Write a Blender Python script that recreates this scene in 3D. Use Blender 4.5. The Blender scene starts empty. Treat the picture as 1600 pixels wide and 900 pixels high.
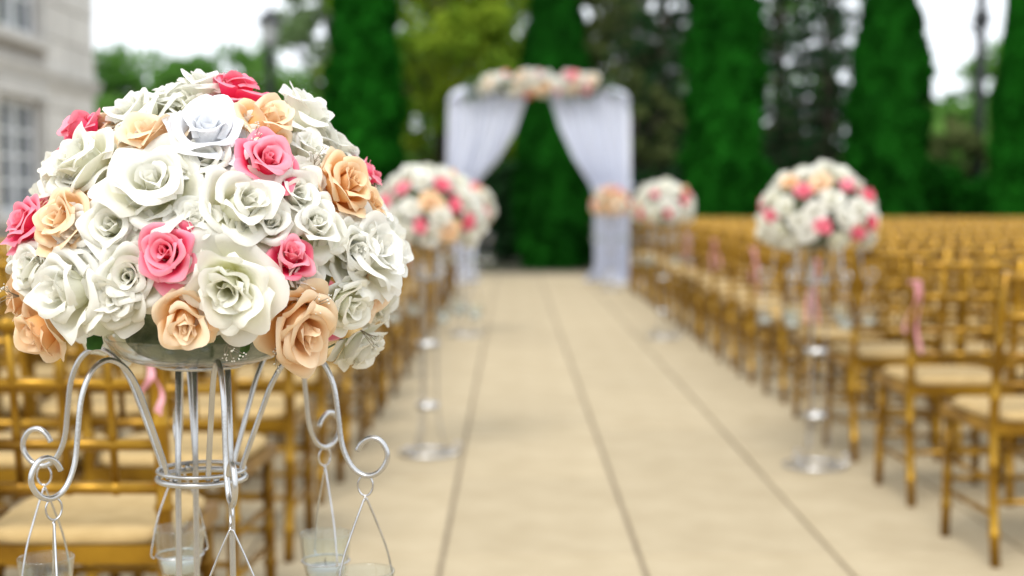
import bpy, math, random
import numpy as np
from mathutils import Matrix, Vector

scn = bpy.context.scene
C = scn.collection
R = math.radians
PI = math.pi

# ---------------------------------------------------------------- camera
cam = bpy.data.cameras.new('camera')
camo = bpy.data.objects.new('camera', cam)
C.objects.link(camo)
camo.location = (0, 0, 1.15)
camo.rotation_euler = (R(90 - 3.605), 0, 0)
cam.lens = 50
cam.sensor_width = 36
cam.clip_end = 600
cam.clip_start = 0.05
cam.dof.use_dof = True
cam.dof.focus_distance = 1.64
cam.dof.aperture_fstop = 2.8
scn.camera = camo

# ---------------------------------------------------------------- sky and sun (bright overcast)
SUN_EL, SUN_AZ = 52, 198          # degrees; azimuth the light comes from, clockwise from +Y
w = bpy.data.worlds.new('World')
scn.world = w
w.use_nodes = True
nt = w.node_tree
nt.nodes.clear()
sky = nt.nodes.new('ShaderNodeTexSky')
sky.sky_type = 'NISHITA'
sky.sun_disc = False
sky.sun_elevation = R(SUN_EL)
sky.sun_rotation = R(SUN_AZ)
sky.dust_density = 3.0
sky.air_density = 1.0
bw = nt.nodes.new('ShaderNodeHueSaturation')
bw.inputs['Saturation'].default_value = 0.10
cl = nt.nodes.new('ShaderNodeMix')
cl.data_type = 'RGBA'
cl.inputs[0].default_value = 0.75
cl.inputs[7].default_value = (7.9, 8.4, 9.0, 1)      # even cloud cover
bg = nt.nodes.new('ShaderNodeBackground')
bg.inputs['Strength'].default_value = 0.13
out = nt.nodes.new('ShaderNodeOutputWorld')
nt.links.new(sky.outputs[0], bw.inputs['Color'])
nt.links.new(bw.outputs[0], cl.inputs[6])
nt.links.new(cl.outputs[2], bg.inputs['Color'])
nt.links.new(bg.outputs[0], out.inputs[0])

sl = bpy.data.lights.new('sun', 'SUN')
sl.energy = 1.5
sl.angle = R(28)
sl.color = (1.0, 0.96, 0.9)
so = bpy.data.objects.new('sun', sl)
C.objects.link(so)
_d = Vector((math.sin(R(SUN_AZ)) * math.cos(R(SUN_EL)), math.cos(R(SUN_AZ)) * math.cos(R(SUN_EL)), math.sin(R(SUN_EL))))
so.rotation_euler = (-_d).to_track_quat('-Z', 'Y').to_euler()

scn.view_settings.view_transform = 'Standard'
scn.view_settings.look = 'None'
scn.view_settings.gamma = 1
scn.view_settings.exposure = 0.72
scn.cycles.max_bounces = 10
scn.cycles.transparent_max_bounces = 12
scn.cycles.caustics_reflective = False
scn.cycles.caustics_refractive = False
scn.cycles.use_denoising = True

# ================================================================ helpers
def mat(name, col, rough=0.6, metal=0.0, var=0.0, scale=8.0, col2=None, bump=0.0, bump_scale=60.0, transl=0.0,
        obj_var=0.0, spec=0.5, trans=0.0, detail=4.0, sheen=0.0):
    m = bpy.data.materials.new(name)
    m.use_nodes = True
    t = m.node_tree
    b = t.nodes['Principled BSDF']
    o = t.nodes['Material Output']
    b.inputs['Roughness'].default_value = rough
    b.inputs['Metallic'].default_value = metal
    b.inputs['Specular IOR Level'].default_value = spec
    b.inputs['Transmission Weight'].default_value = trans
    if sheen:
        b.inputs['Sheen Weight'].default_value = sheen
    tc = t.nodes.new('ShaderNodeTexCoord')
    n = t.nodes.new('ShaderNodeTexNoise')
    n.inputs['Scale'].default_value = scale
    n.inputs['Detail'].default_value = detail
    t.links.new(tc.outputs['Object'], n.inputs['Vector'])
    r = t.nodes.new('ShaderNodeValToRGB')
    c2 = col2 or tuple(c * (1 - var) for c in col)
    r.color_ramp.elements[0].position = 0.35
    r.color_ramp.elements[0].color = (*c2, 1)
    r.color_ramp.elements[1].position = 0.68
    r.color_ramp.elements[1].color = (*col, 1)
    t.links.new(n.outputs['Fac'], r.inputs['Fac'])
    src = r.outputs['Color']
    if obj_var:
        oi = t.nodes.new('ShaderNodeObjectInfo')
        mr = t.nodes.new('ShaderNodeMapRange')
        mr.inputs['To Min'].default_value = 1 - obj_var
        mr.inputs['To Max'].default_value = 1 + obj_var
        t.links.new(oi.outputs['Random'], mr.inputs['Value'])
        hs = t.nodes.new('ShaderNodeHueSaturation')
        t.links.new(mr.outputs[0], hs.inputs['Value'])
        t.links.new(src, hs.inputs['Color'])
        src = hs.outputs[0]
    t.links.new(src, b.inputs['Base Color'])
    if bump:
        n2 = t.nodes.new('ShaderNodeTexNoise')
        n2.inputs['Scale'].default_value = bump_scale
        n2.inputs['Detail'].default_value = 6
        t.links.new(tc.outputs['Object'], n2.inputs['Vector'])
        bp = t.nodes.new('ShaderNodeBump')
        bp.inputs['Strength'].default_value = bump
        bp.inputs['Distance'].default_value = 0.01
        t.links.new(n2.outputs['Fac'], bp.inputs['Height'])
        t.links.new(bp.outputs[0], b.inputs['Normal'])
    if transl:
        tr = t.nodes.new('ShaderNodeBsdfTranslucent')
        t.links.new(src, tr.inputs['Color'])
        mx = t.nodes.new('ShaderNodeMixShader')
        mx.inputs[0].default_value = transl
        t.links.new(b.outputs[0], mx.inputs[1])
        t.links.new(tr.outputs[0], mx.inputs[2])
        t.links.new(mx.outputs[0], o.inputs[0])
    return m

def petal_mat(name, base, mid, tip, transl=0.3, p0=0.12, p1=0.5, p2=0.9):
    """petal cloth: its dye fades from the base to the rim, the whites with a warm glow painted in (vertex attribute 'along')"""
    m = bpy.data.materials.new(name)
    m.use_nodes = True
    t = m.node_tree
    b = t.nodes['Principled BSDF']
    o = t.nodes['Material Output']
    b.inputs['Roughness'].default_value = 0.75
    b.inputs['Specular IOR Level'].default_value = 0.25
    at = t.nodes.new('ShaderNodeAttribute')
    at.attribute_name = 'along'
    tc = t.nodes.new('ShaderNodeTexCoord')
    n = t.nodes.new('ShaderNodeTexNoise')
    n.inputs['Scale'].default_value = 55
    n.inputs['Detail'].default_value = 3
    t.links.new(tc.outputs['Object'], n.inputs['Vector'])
    oi = t.nodes.new('ShaderNodeObjectInfo')
    ma = t.nodes.new('ShaderNodeMath')
    ma.operation = 'MULTIPLY_ADD'
    t.links.new(n.outputs['Fac'], ma.inputs[0])
    ma.inputs[1].default_value = 0.22
    t.links.new(at.outputs['Fac'], ma.inputs[2])
    m2 = t.nodes.new('ShaderNodeMath')
    m2.operation = 'MULTIPLY_ADD'
    t.links.new(oi.outputs['Random'], m2.inputs[0])
    m2.inputs[1].default_value = 0.24
    t.links.new(ma.outputs[0], m2.inputs[2])
    m3 = t.nodes.new('ShaderNodeMath')
    m3.operation = 'SUBTRACT'
    t.links.new(m2.outputs[0], m3.inputs[0])
    m3.inputs[1].default_value = 0.23
    r = t.nodes.new('ShaderNodeValToRGB')
    e = r.color_ramp.elements
    e[0].position = p0
    e[0].color = (*base, 1)
    e[1].position = min(1.0, p2)
    e[1].color = (*tip, 1)
    k = e.new(p1)
    k.color = (*mid, 1)
    t.links.new(m3.outputs[0], r.inputs['Fac'])
    t.links.new(r.outputs['Color'], b.inputs['Base Color'])
    wv = t.nodes.new('ShaderNodeTexNoise')
    wv.inputs['Scale'].default_value = 420
    t.links.new(tc.outputs['Object'], wv.inputs['Vector'])
    bp = t.nodes.new('ShaderNodeBump')
    bp.inputs['Strength'].default_value = 0.12
    bp.inputs['Distance'].default_value = 0.002
    t.links.new(wv.outputs['Fac'], bp.inputs['Height'])
    t.links.new(bp.outputs[0], b.inputs['Normal'])
    tr = t.nodes.new('ShaderNodeBsdfTranslucent')
    t.links.new(r.outputs['Color'], tr.inputs['Color'])
    mx = t.nodes.new('ShaderNodeMixShader')
    mx.inputs[0].default_value = transl
    t.links.new(b.outputs[0], mx.inputs[1])
    t.links.new(tr.outputs[0], mx.inputs[2])
    t.links.new(mx.outputs[0], o.inputs[0])
    return m

class MB:
    """collects shapes into one mesh"""
    def __init__(s):
        s.v = []; s.f = []; s.a = []
    def add(s, v, f, a=None):
        o = len(s.v)
        s.v += [tuple(p) for p in v]
        s.f += [tuple(i + o for i in q) for q in f]
        s.a += list(a) if a is not None else [0.0] * len(v)
        return s
    def box(s, x0, x1, y0, y1, z0, z1):
        v = [(x, y, z) for z in (z0, z1) for y in (y0, y1) for x in (x0, x1)]
        return s.add(v, [(0, 2, 3, 1), (4, 5, 7, 6), (0, 1, 5, 4), (2, 6, 7, 3), (0, 4, 6, 2), (1, 3, 7, 5)])
    def bevel_box(s, x0, x1, y0, y1, z0, z1, b):
        """box with its top edges chamfered"""
        v = [(x0, y0, z0), (x1, y0, z0), (x1, y1, z0), (x0, y1, z0),
             (x0, y0, z1 - b), (x1, y0, z1 - b), (x1, y1, z1 - b), (x0, y1, z1 - b),
             (x0 + b, y0 + b, z1), (x1 - b, y0 + b, z1), (x1 - b, y1 - b, z1), (x0 + b, y1 - b, z1)]
        f = [(3, 2, 1, 0), (8, 9, 10, 11)]
        for k in range(4):
            j = (k + 1) % 4
            f += [(k, j, 4 + j, 4 + k), (4 + k, 4 + j, 8 + j, 8 + k)]
        return s.add(v, f)
    def tube(s, pts, rad, n=8, closed=False, caps=True):
        pts = [Vector(p) for p in pts]
        N = len(pts)
        rr = rad if isinstance(rad, (list, tuple)) else [rad] * N
        v = []; f = []
        ref = None
        for i, p in enumerate(pts):
            if closed:
                t = pts[(i + 1) % N] - pts[i - 1]
            else:
                t = pts[min(i + 1, N - 1)] - pts[max(i - 1, 0)]
            t.normalize()
            if ref is None:
                ref = Vector((0, 0, 1)) if abs(t.z) < 0.9 else Vector((1, 0, 0))
            a = (ref - t * ref.dot(t))
            if a.length < 1e-6:
                a = t.orthogonal()
            a.normalize()
            ref = a
            b = t.cross(a)
            for k in range(n):
                g = 2 * PI * k / n
                v.append(p + (a * math.cos(g) + b * math.sin(g)) * rr[i])
        M = N if closed else N - 1
        for i in range(M):
            j = (i + 1) % N
            for k in range(n):
                l = (k + 1) % n
                f.append((i * n + k, i * n + l, j * n + l, j * n + k))
        if caps and not closed:
            f.append(tuple(range(n - 1, -1, -1)))
            f.append(tuple((N - 1) * n + k for k in range(n)))
        return s.add(v, f)
    def lathe(s, prof, n=24, c=(0, 0, 0), closed=False):
        v = []; f = []
        for (r, z) in prof:
            for k in range(n):
                g = 2 * PI * k / n
                v.append((c[0] + r * math.cos(g), c[1] + r * math.sin(g), c[2] + z))
        M = len(prof)
        for i in range(M if closed else M - 1):
            j = (i + 1) % M
            for k in range(n):
                l = (k + 1) % n
                f.append((i * n + k, i * n + l, j * n + l, j * n + k))
        return s.add(v, f)
    def mesh(s, name, smooth=True, attr=False):
        me = bpy.data.meshes.new(name)
        me.from_pydata(s.v, [], s.f)
        if smooth:
            me.polygons.foreach_set('use_smooth', [True] * len(me.polygons))
        if attr:
            at = me.attributes.new('along', 'FLOAT', 'POINT')
            at.data.foreach_set('value', s.a)
        me.update()
        return me

def quads_mesh(name, V, smooth=False):
    """V: (N,4,3) array of loose quads"""
    n = len(V)
    me = bpy.data.meshes.new(name)
    me.vertices.add(n * 4)
    me.vertices.foreach_set('co', V.reshape(-1).astype(np.float32))
    me.loops.add(n * 4)
    me.loops.foreach_set('vertex_index', np.arange(n * 4, dtype=np.int32))
    me.polygons.add(n)
    me.polygons.foreach_set('loop_start', np.arange(0, n * 4, 4, dtype=np.int32))
    me.update(calc_edges=True)
    return me

def obj(name, me, m, parent=None, loc=None, rot=None):
    o = bpy.data.objects.new(name, me)
    C.objects.link(o)
    if isinstance(me, bpy.types.Mesh):
        if len(me.materials) == 0:
            me.materials.append(m)
        elif me.materials[0] is not m:
            o.material_slots[0].link = 'OBJECT'
            o.material_slots[0].material = m
    if parent is not None:
        o.parent = parent
    if loc is not None:
        o.location = loc
    if rot is not None:
        o.rotation_euler = rot
    return o

def tag(o, label=None, cat=None, group=None, kind=None):
    if label: o['label'] = label
    if cat: o['category'] = cat
    if group: o['group'] = group
    if kind: o['kind'] = kind
    return o

def thing(name, label, cat, loc=(0, 0, 0), rz=0.0, group=None):
    o = bpy.data.objects.new(name, None)
    C.objects.link(o)
    o.empty_display_size = 0.1
    o.location = loc
    o.rotation_euler = (0, 0, rz)
    return tag(o, label, cat, group)

def copy_tree(o, parent=None):
    c = o.copy()
    C.objects.link(c)
    c.parent = parent
    for ch in o.children:
        copy_tree(ch, c)
    return c

def smooth_path(pts, sub=5):
    """Catmull-Rom through the points"""
    P = [Vector(p) for p in pts]
    res = []
    for i in range(len(P) - 1):
        p0 = P[max(i - 1, 0)]; p1 = P[i]; p2 = P[i + 1]; p3 = P[min(i + 2, len(P) - 1)]
        for k in range(sub):
            t = k / sub
            res.append(0.5 * ((2 * p1) + (p2 - p0) * t + (2 * p0 - 5 * p1 + 4 * p2 - p3) * t * t + (3 * p1 - p0 - 3 * p2 + p3) * t ** 3))
    res.append(P[-1])
    return res

# ================================================================ materials
M = {}
M['slab'] = mat('sandy concrete', (0.44, 0.36, 0.235), 0.85, spec=0.25, scale=5, col2=(0.385, 0.31, 0.195), bump=0.25, bump_scale=90, obj_var=0.045, detail=8)
M['joint'] = mat('joint mortar', (0.25, 0.195, 0.13), 0.95, var=0.3, scale=6)
M['soil'] = mat('mulch and lawn', (0.035, 0.05, 0.018), 0.95, col2=(0.05, 0.04, 0.025), scale=1.3)
M['gold'] = mat('gold lacquered wood', (0.41, 0.225, 0.017), 0.33, metal=0.65, scale=7, col2=(0.18, 0.086, 0.004), obj_var=0.12)
M['cushion'] = mat('ivory cushion cloth', (0.50, 0.35, 0.155), 0.85, scale=20, col2=(0.43, 0.295, 0.12), bump=0.1, bump_scale=300, obj_var=0.05)
M['silver'] = mat('silver painted wire', (0.58, 0.575, 0.57), 0.27, metal=0.9, scale=25, col2=(0.50, 0.495, 0.485), bump=0.04, bump_scale=250)
M['wire'] = mat('bright galvanised wire', (0.66, 0.66, 0.67), 0.25, metal=1.0, scale=60, col2=(0.5, 0.5, 0.51))
def thin_glass(name, tint, ior=1.5):
    """clear wall: mirrors at grazing angles, lets the rest through"""
    m = bpy.data.materials.new(name)
    m.use_nodes = True
    t = m.node_tree
    t.nodes.remove(t.nodes['Principled BSDF'])
    o = t.nodes['Material Output']
    lw = t.nodes.new('ShaderNodeLayerWeight'); lw.inputs['Blend'].default_value = 0.5
    pw = t.nodes.new('ShaderNodeMath'); pw.operation = 'POWER'; pw.inputs[1].default_value = 3.0
    t.links.new(lw.outputs['Facing'], pw.inputs[0])
    fr = t.nodes.new('ShaderNodeMath'); fr.operation = 'MULTIPLY_ADD'; fr.inputs[1].default_value = 0.8; fr.inputs[2].default_value = 0.05
    t.links.new(pw.outputs[0], fr.inputs[0])
    gl = t.nodes.new('ShaderNodeBsdfGlossy'); gl.inputs['Roughness'].default_value = 0.03
    tp = t.nodes.new('ShaderNodeBsdfTransparent')
    n = t.nodes.new('ShaderNodeTexNoise'); n.inputs['Scale'].default_value = 30
    r = t.nodes.new('ShaderNodeValToRGB')
    r.color_ramp.elements[0].color = (*[c * .97 for c in tint], 1)
    r.color_ramp.elements[1].color = (*tint, 1)
    t.links.new(n.outputs['Fac'], r.inputs['Fac'])
    t.links.new(r.outputs['Color'], tp.inputs['Color'])
    mx = t.nodes.new('ShaderNodeMixShader')
    t.links.new(fr.outputs[0], mx.inputs[0])
    t.links.new(tp.outputs[0], mx.inputs[1])
    t.links.new(gl.outputs[0], mx.inputs[2])
    t.links.new(mx.outputs[0], o.inputs[0])
    return m
M['glass'] = thin_glass('clear glass', (0.965, 0.985, 0.975))
M['wax'] = mat('white candle wax', (0.85, 0.85, 0.83), 0.4, var=0.05, transl=0.15)
M['foam'] = mat('dark floral foam and stems', (0.17, 0.20, 0.12), 0.9, col2=(0.05, 0.075, 0.035), scale=25, bump=0.5, bump_scale=80)
M['leaf'] = mat('rose leaf', (0.06, 0.17, 0.03), 0.45, col2=(0.03, 0.10, 0.02), scale=30, transl=0.25)
M['sprig'] = mat('dry filler twig', (0.34, 0.29, 0.20), 0.8, var=0.4, scale=40)
M['bud'] = mat('tiny filler blossom', (0.78, 0.76, 0.68), 0.8, var=0.2, scale=80)
M['W'] = petal_mat('ivory white petal', (0.84, 0.84, 0.44), (0.885, 0.88, 0.70), (0.89, 0.88, 0.815), 0.36, 0.0, 0.38, 0.9)  # greenish foot is the petal's own; extra yellow paints warm light in the recesses
M['R'] = petal_mat('ruffled white petal', (0.86, 0.85, 0.50), (0.89, 0.88, 0.73), (0.89, 0.88, 0.825), 0.36, 0.0, 0.38, 0.9)  # own greenish foot, yellowed further as painted glow between the petals
M['B'] = petal_mat('cool white petal', (0.80, 0.81, 0.84), (0.86, 0.87, 0.90), (0.89, 0.90, 0.925), 0.22)
M['P'] = petal_mat('peach petal', (0.91, 0.36, 0.06), (0.92, 0.54, 0.20), (0.915, 0.74, 0.53), 0.3, 0.08, 0.52, 1.0)
M['K'] = petal_mat('pink petal', (0.80, 0.004, 0.06), (0.93, 0.055, 0.17), (0.94, 0.38, 0.46), 0.28, 0.15, 0.62, 1.05)
M['sheer'] = mat('white sheer cloth', (0.77, 0.80, 0.90), 0.8, var=0.04, scale=3, transl=0.3)
M['white_paint'] = mat('white painted metal', (0.75, 0.75, 0.77), 0.5, var=0.08)
M['ribbon'] = mat('pink satin ribbon', (0.80, 0.42, 0.45), 0.4, col2=(0.72, 0.30, 0.36), scale=20, transl=0.3)
M['stone'] = mat('pale limestone block', (0.72, 0.69, 0.64), 0.85, col2=(0.64, 0.61, 0.56), scale=5, bump=0.3, bump_scale=30, obj_var=0.07)
M['mortar'] = mat('limestone mortar', (0.48, 0.45, 0.41), 0.9, var=0.2)
M['trim'] = mat('cream stone trim', (0.64, 0.615, 0.57), 0.8, var=0.12, scale=4)
M['frame'] = mat('white window paint', (0.80, 0.81, 0.82), 0.45, var=0.06)
M['pane'] = mat('window glass pane', (0.10, 0.12, 0.14), 0.06, var=0.3, scale=1.5, spec=0.9)
M['arb'] = mat('arborvitae foliage', (0.010, 0.120, 0.006), 0.9, spec=0.08, col2=(0.002, 0.045, 0.001), scale=1.6, transl=0.2, detail=6, obj_var=0.25)
M['lime'] = mat('yellow green leaves', (0.34, 0.43, 0.035), 0.9, spec=0.08, col2=(0.12, 0.24, 0.02), scale=0.9, transl=0.4)
M['green'] = mat('mid green leaves', (0.20, 0.37, 0.085), 0.9, spec=0.08, col2=(0.05, 0.16, 0.02), scale=0.6, transl=0.35)
M['pale'] = mat('pale grey green leaves', (0.26, 0.36, 0.17), 0.9, spec=0.08, col2=(0.12, 0.20, 0.07), scale=0.8, transl=0.4)
M['olive'] = mat('dull olive leaves', (0.17, 0.21, 0.07), 0.9, spec=0.08, col2=(0.04, 0.06, 0.018), scale=0.8, transl=0.3)
M['spruce'] = mat('dark spruce needles', (0.02, 0.062, 0.018), 0.9, spec=0.08, col2=(0.008, 0.028, 0.01), scale=1.0, transl=0.12)
M['bark'] = mat('brown bark', (0.09, 0.065, 0.045), 0.9, var=0.4, scale=9, bump=0.5, bump_scale=20)
M['pole'] = mat('black painted iron', (0.025, 0.027, 0.03), 0.5, var=0.2)
M['lampglass'] = mat('lantern glass', (0.5, 0.52, 0.52), 0.2, var=0.2)

# ================================================================ ground
g = MB()
g.add([(-300, -60, -0.06), (300, -60, -0.06), (300, 400, -0.06), (-300, 400, -0.06)], [(0, 1, 2, 3)])
tag(obj('lawn', g.mesh('lawn'), M['soil']), 'dark lawn and mulch beyond the terrace', None, None, 'structure')

patio = tag(obj('patio', MB().box(-9.5, 11.5, -6, 22.3, -0.055, -0.012).mesh('patio', False), M['joint']),
            'sandy concrete terrace with long joints', None, None, 'structure')
PW, PL, GAP = 0.634, 1.30, 0.013
slab_me = MB().bevel_box(-PW / 2 + GAP / 2, PW / 2 - GAP / 2, -PL / 2 + GAP / 2.2, PL / 2 - GAP / 2.2, -0.04, 0.0, 0.004).mesh('slab', False)
rng = random.Random(3)
far = MB()
for j in range(-3, 15):
    yc = 4.52 + PL * (j + 0.5) - PL
    for i in range(-15, 17):
        xc = 0.411 + PW * (i + 0.5)
        if not (-9.4 < xc < 11.4) or yc > 21.6:
            continue
        seen = yc > 2.6 and abs(xc) < 0.365 * yc + 0.5
        dz = rng.uniform(-0.0015, 0.0015)
        if seen:
            o = obj('slab', slab_me, M['slab'], patio, (xc, yc, dz))
        else:
            far.bevel_box(xc - PW / 2 + GAP / 2, xc + PW / 2 - GAP / 2, yc - PL / 2 + GAP / 3, yc + PL / 2 - GAP / 3, -0.04, dz, 0.004)
tag(obj('outer_slabs', far.mesh('outer_slabs', False), M['slab'], patio), None, None, None, 'stuff')

# ================================================================ chairs
def knuckled(p0, p1, r, every, bump=1.28):
    """a straight bamboo-turned stick: points and radii with little swollen rings"""
    p0 = Vector(p0); p1 = Vector(p1)
    L = (p1 - p0).length
    n = max(1, round(L / every))
    ts = [(0, 1.0)]
    for k in range(1, n):
        c = k / n; e = 0.010 / L
        ts += [(c - e, 1.0), (c - e * .35, bump), (c + e * .35, bump), (c + e, 1.0)]
    ts.append((1, 1.0))
    return [p0.lerp(p1, t) for t, _ in ts], [r * q for _, q in ts]

def chair_shapes():
    """list of (part name, MB) for one chair facing +Y, origin on the ground below its middle"""
    P = []
    def stick(name, a, b, r, every=0.12, n=8):
        m = MB(); p, q = knuckled(a, b, r, every); m.tube(p, q, n); P.append((name, m))
    for s in (-1, 1):
        m = MB()
        pts = [(s * .185, -.215, 0), (s * .188, -.195, .2), (s * .19, -.19, .44), (s * .19, -.205, .62), (s * .19, -.235, .79), (s * .19, -.265, .925)]
        pp, rr = [], []
        for a, b in zip(pts, pts[1:]):
            p, q = knuckled(a, b, .0165, .1)
            pp += p[:-1]; rr += q[:-1]
        pp.append(Vector(pts[-1])); rr.append(.0165)
        m.tube(pp, rr, 8)
        P.append(('rear_post', m))
        stick('front_leg', (s * .195, .2, 0), (s * .19, .19, .425), .0165)
        stick('side_stretcher', (s * .188, -.195, .16), (s * .194, .196, .16), .009)
        stick('side_stretcher', (s * .188, -.193, .27), (s * .193, .195, .27), .009)
    for z, y, r in ((.905, -.26, .0145), (.785, -.234, .0125), (.66, -.212, .0125), (.57, -.201, .0125)):
        stick('back_rail', (-.19, y, z), (.19, y, z), r, .0975)
    for x in (-.095, 0, .095):
        stick('back_spindle', (x, -.201, .57), (x, -.26, .905), .0085, .11)
    stick('front_stretcher', (-.194, .196, .2), (.194, .196, .2), .009)
    stick('front_stretcher', (-.194, .195, .30), (.194, .195, .30), .009)
    stick('rear_stretcher', (-.187, -.195, .2), (.187, -.195, .2), .009)
    m = MB()
    m.add([(-.2, -.2, .415), (.2, -.2, .415), (.215, .215, .415), (-.215, .215, .415),
           (-.2, -.2, .452), (.2, -.2, .452), (.215, .215, .452), (-.215, .215, .452)],
          [(3, 2, 1, 0), (4, 5, 6, 7), (0, 1, 5, 4), (1, 2, 6, 5), (2, 3, 7, 6), (3, 0, 4, 7)])
    P.append(('seat_frame', m))
    m = MB()
    v = []; f = []
    prof = [(1.0, .453), (1.02, .459), (1.02, .472), (.965, .481), (.7, .487), (.0, .488)]
    K = 24
    for q, z in prof:
        for k in range(K):
            t = 2 * PI * k / K
            c, s_ = math.cos(t), math.sin(t)
            x = math.copysign(abs(c) ** .35, c) * .195 * q
            y = math.copysign(abs(s_) ** .35, s_) * .195 * q
            v.append((x * (1 + .04 * y / .2), y + .003, z))
    for i in range(len(prof) - 1):
        for k in range(K):
            l = (k + 1) % K
            f.append((i * K + k, i * K + l, (i + 1) * K + l, (i + 1) * K + k))
    m.add(v, f)
    P.append(('cushion', m))
    return P

SH = chair_shapes()
near_parts = [(n, m.mesh(n, n != 'seat_frame'), M['cushion'] if n == 'cushion' else M['gold']) for n, m in SH]
fm = MB()
for n, m in SH:
    if n != 'cushion':
        fm.add(m.v, m.f)
frame_me = fm.mesh('frame')
cush_me = [me for n, me, _ in near_parts if n == 'cushion'][0]

ORD = ['first', 'second', 'third', 'fourth', 'fifth', 'sixth', 'seventh', 'eighth', 'ninth', 'tenth', 'eleventh', 'twelfth', 'thirteenth', 'fourteenth', 'fifteenth', 'sixteenth', 'seventeenth', 'eighteenth']
rng = random.Random(11)
def place_chair(x, y, rz, side, row, seat, full):
    where = 'right' if side > 0 else 'left'
    lab = 'gold chair with ivory cushion %s of aisle, %s visible row, %s' % (
        where, ORD[row], 'at the aisle end' if seat == 0 else ORD[seat] + ' seat from the aisle')
    t = thing('banquet_chair', lab, 'chair', (x, y, 0), rz, 'gold chairs %s of the aisle' % where)
    if full:
        for n, me, mm in near_parts:
            obj(n, me, mm, t)
    else:
        obj('frame', frame_me, M['gold'], t)
        obj('cushion', cush_me, M['cushion'], t)
    return t

AISLE = {}
row = 0
for k in range(16):                       # right block
    y = 4.60 + 0.875 * k
    lim = 0.365 * (y + 0.2) + 0.35
    n = 0
    while n < 12 and 1.67 + 0.455 * n - 0.2 < lim:
        c = place_chair(1.685 + 0.455 * n + rng.uniform(-.015, .015), y + rng.uniform(-.035, .035), R(rng.uniform(-3.5, 3.5)), 1, k, n, y < 8.5)
        if n == 0: AISLE[(1, k)] = c
        n += 1
for k in range(18):                       # left block
    y = 2.99 + 0.85 * k
    lim = 0.365 * (y + 0.2) + 0.3
    n = 0
    mx = 5 if y < 9.7 else 3
    while n < mx and 0.9 + 0.455 * n - 0.2 < lim:
        c = place_chair(-0.90 - 0.455 * n + rng.uniform(-.015, .015), y + rng.uniform(-.035, .035), R(rng.uniform(-3.5, 3.5)), -1, k, n, y < 7.5)
        if n == 0: AISLE[(-1, k)] = c
        n += 1

# pink ribbons tied to aisle chairs
def ribbon(c, side, label, seed):
    r_ = random.Random(seed)
    t = thing('chair_ribbon', label, 'ribbon', (c.location.x - side * 0.19, c.location.y - 0.245, 0.84), c.rotation_euler.z, 'pink ribbons on aisle chairs')
    m = MB()
    m.tube([(0.019 * math.cos(a), 0.019 * math.sin(a) + .003, 0.004 * math.sin(2 * a)) for a in [2 * PI * k / 12 for k in range(12)]], .006, 6, True)
    m.tube([(-.012, -.026, 0), (0, -.03, .004), (.012, -.026, 0)], .009, 6)
    obj('knot', m.mesh('knot'), M['ribbon'], t)
    for q in range(2):
        m = MB()
        L = r_.uniform(.14, .30) * (.55 if side < 0 else 1); wv = r_.uniform(0, 6); dx = (-.03 if q == 0 else .02) + r_.uniform(-.02, .02)
        v = []; f = []
        N = 18
        for i in range(N + 1):
            s = i / N
            cx = dx * s + .008 * math.sin(wv + 7 * s); cy = -.034 - .012 * math.sin(wv + 5 * s)
            tw = .9 * math.sin(wv + 3.5 * s)
            wd = .0075
            v += [(cx - wd * math.cos(tw), cy - wd * math.sin(tw), -L * s), (cx + wd * math.cos(tw), cy + wd * math.sin(tw), -L * s - (0.012 if i == N else 0))]
        for i in range(N):
            f.append((2 * i, 2 * i + 1, 2 * i + 3, 2 * i + 2))
        m.add(v, f)
        obj('tail', m.mesh('tail'), M['ribbon'], t)
for (s, k) in ((1, 1), (1, 3), (1, 5), (1, 7), (1, 9), (-1, 0), (-1, 4), (-1, 6), (-1, 8)):
    ribbon(AISLE[(s, k)], s, 'pink ribbon on aisle chair of %s visible row %s of aisle' % (ORD[k], 'right' if s > 0 else 'left'), k * 7 + s)

# ================================================================ roses
wob = [1, 1, 0, 0, 0, 0, 0]
def sm(x):
    x = min(1.0, max(0.0, x))
    return x * x * (3 - 2 * x)

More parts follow.
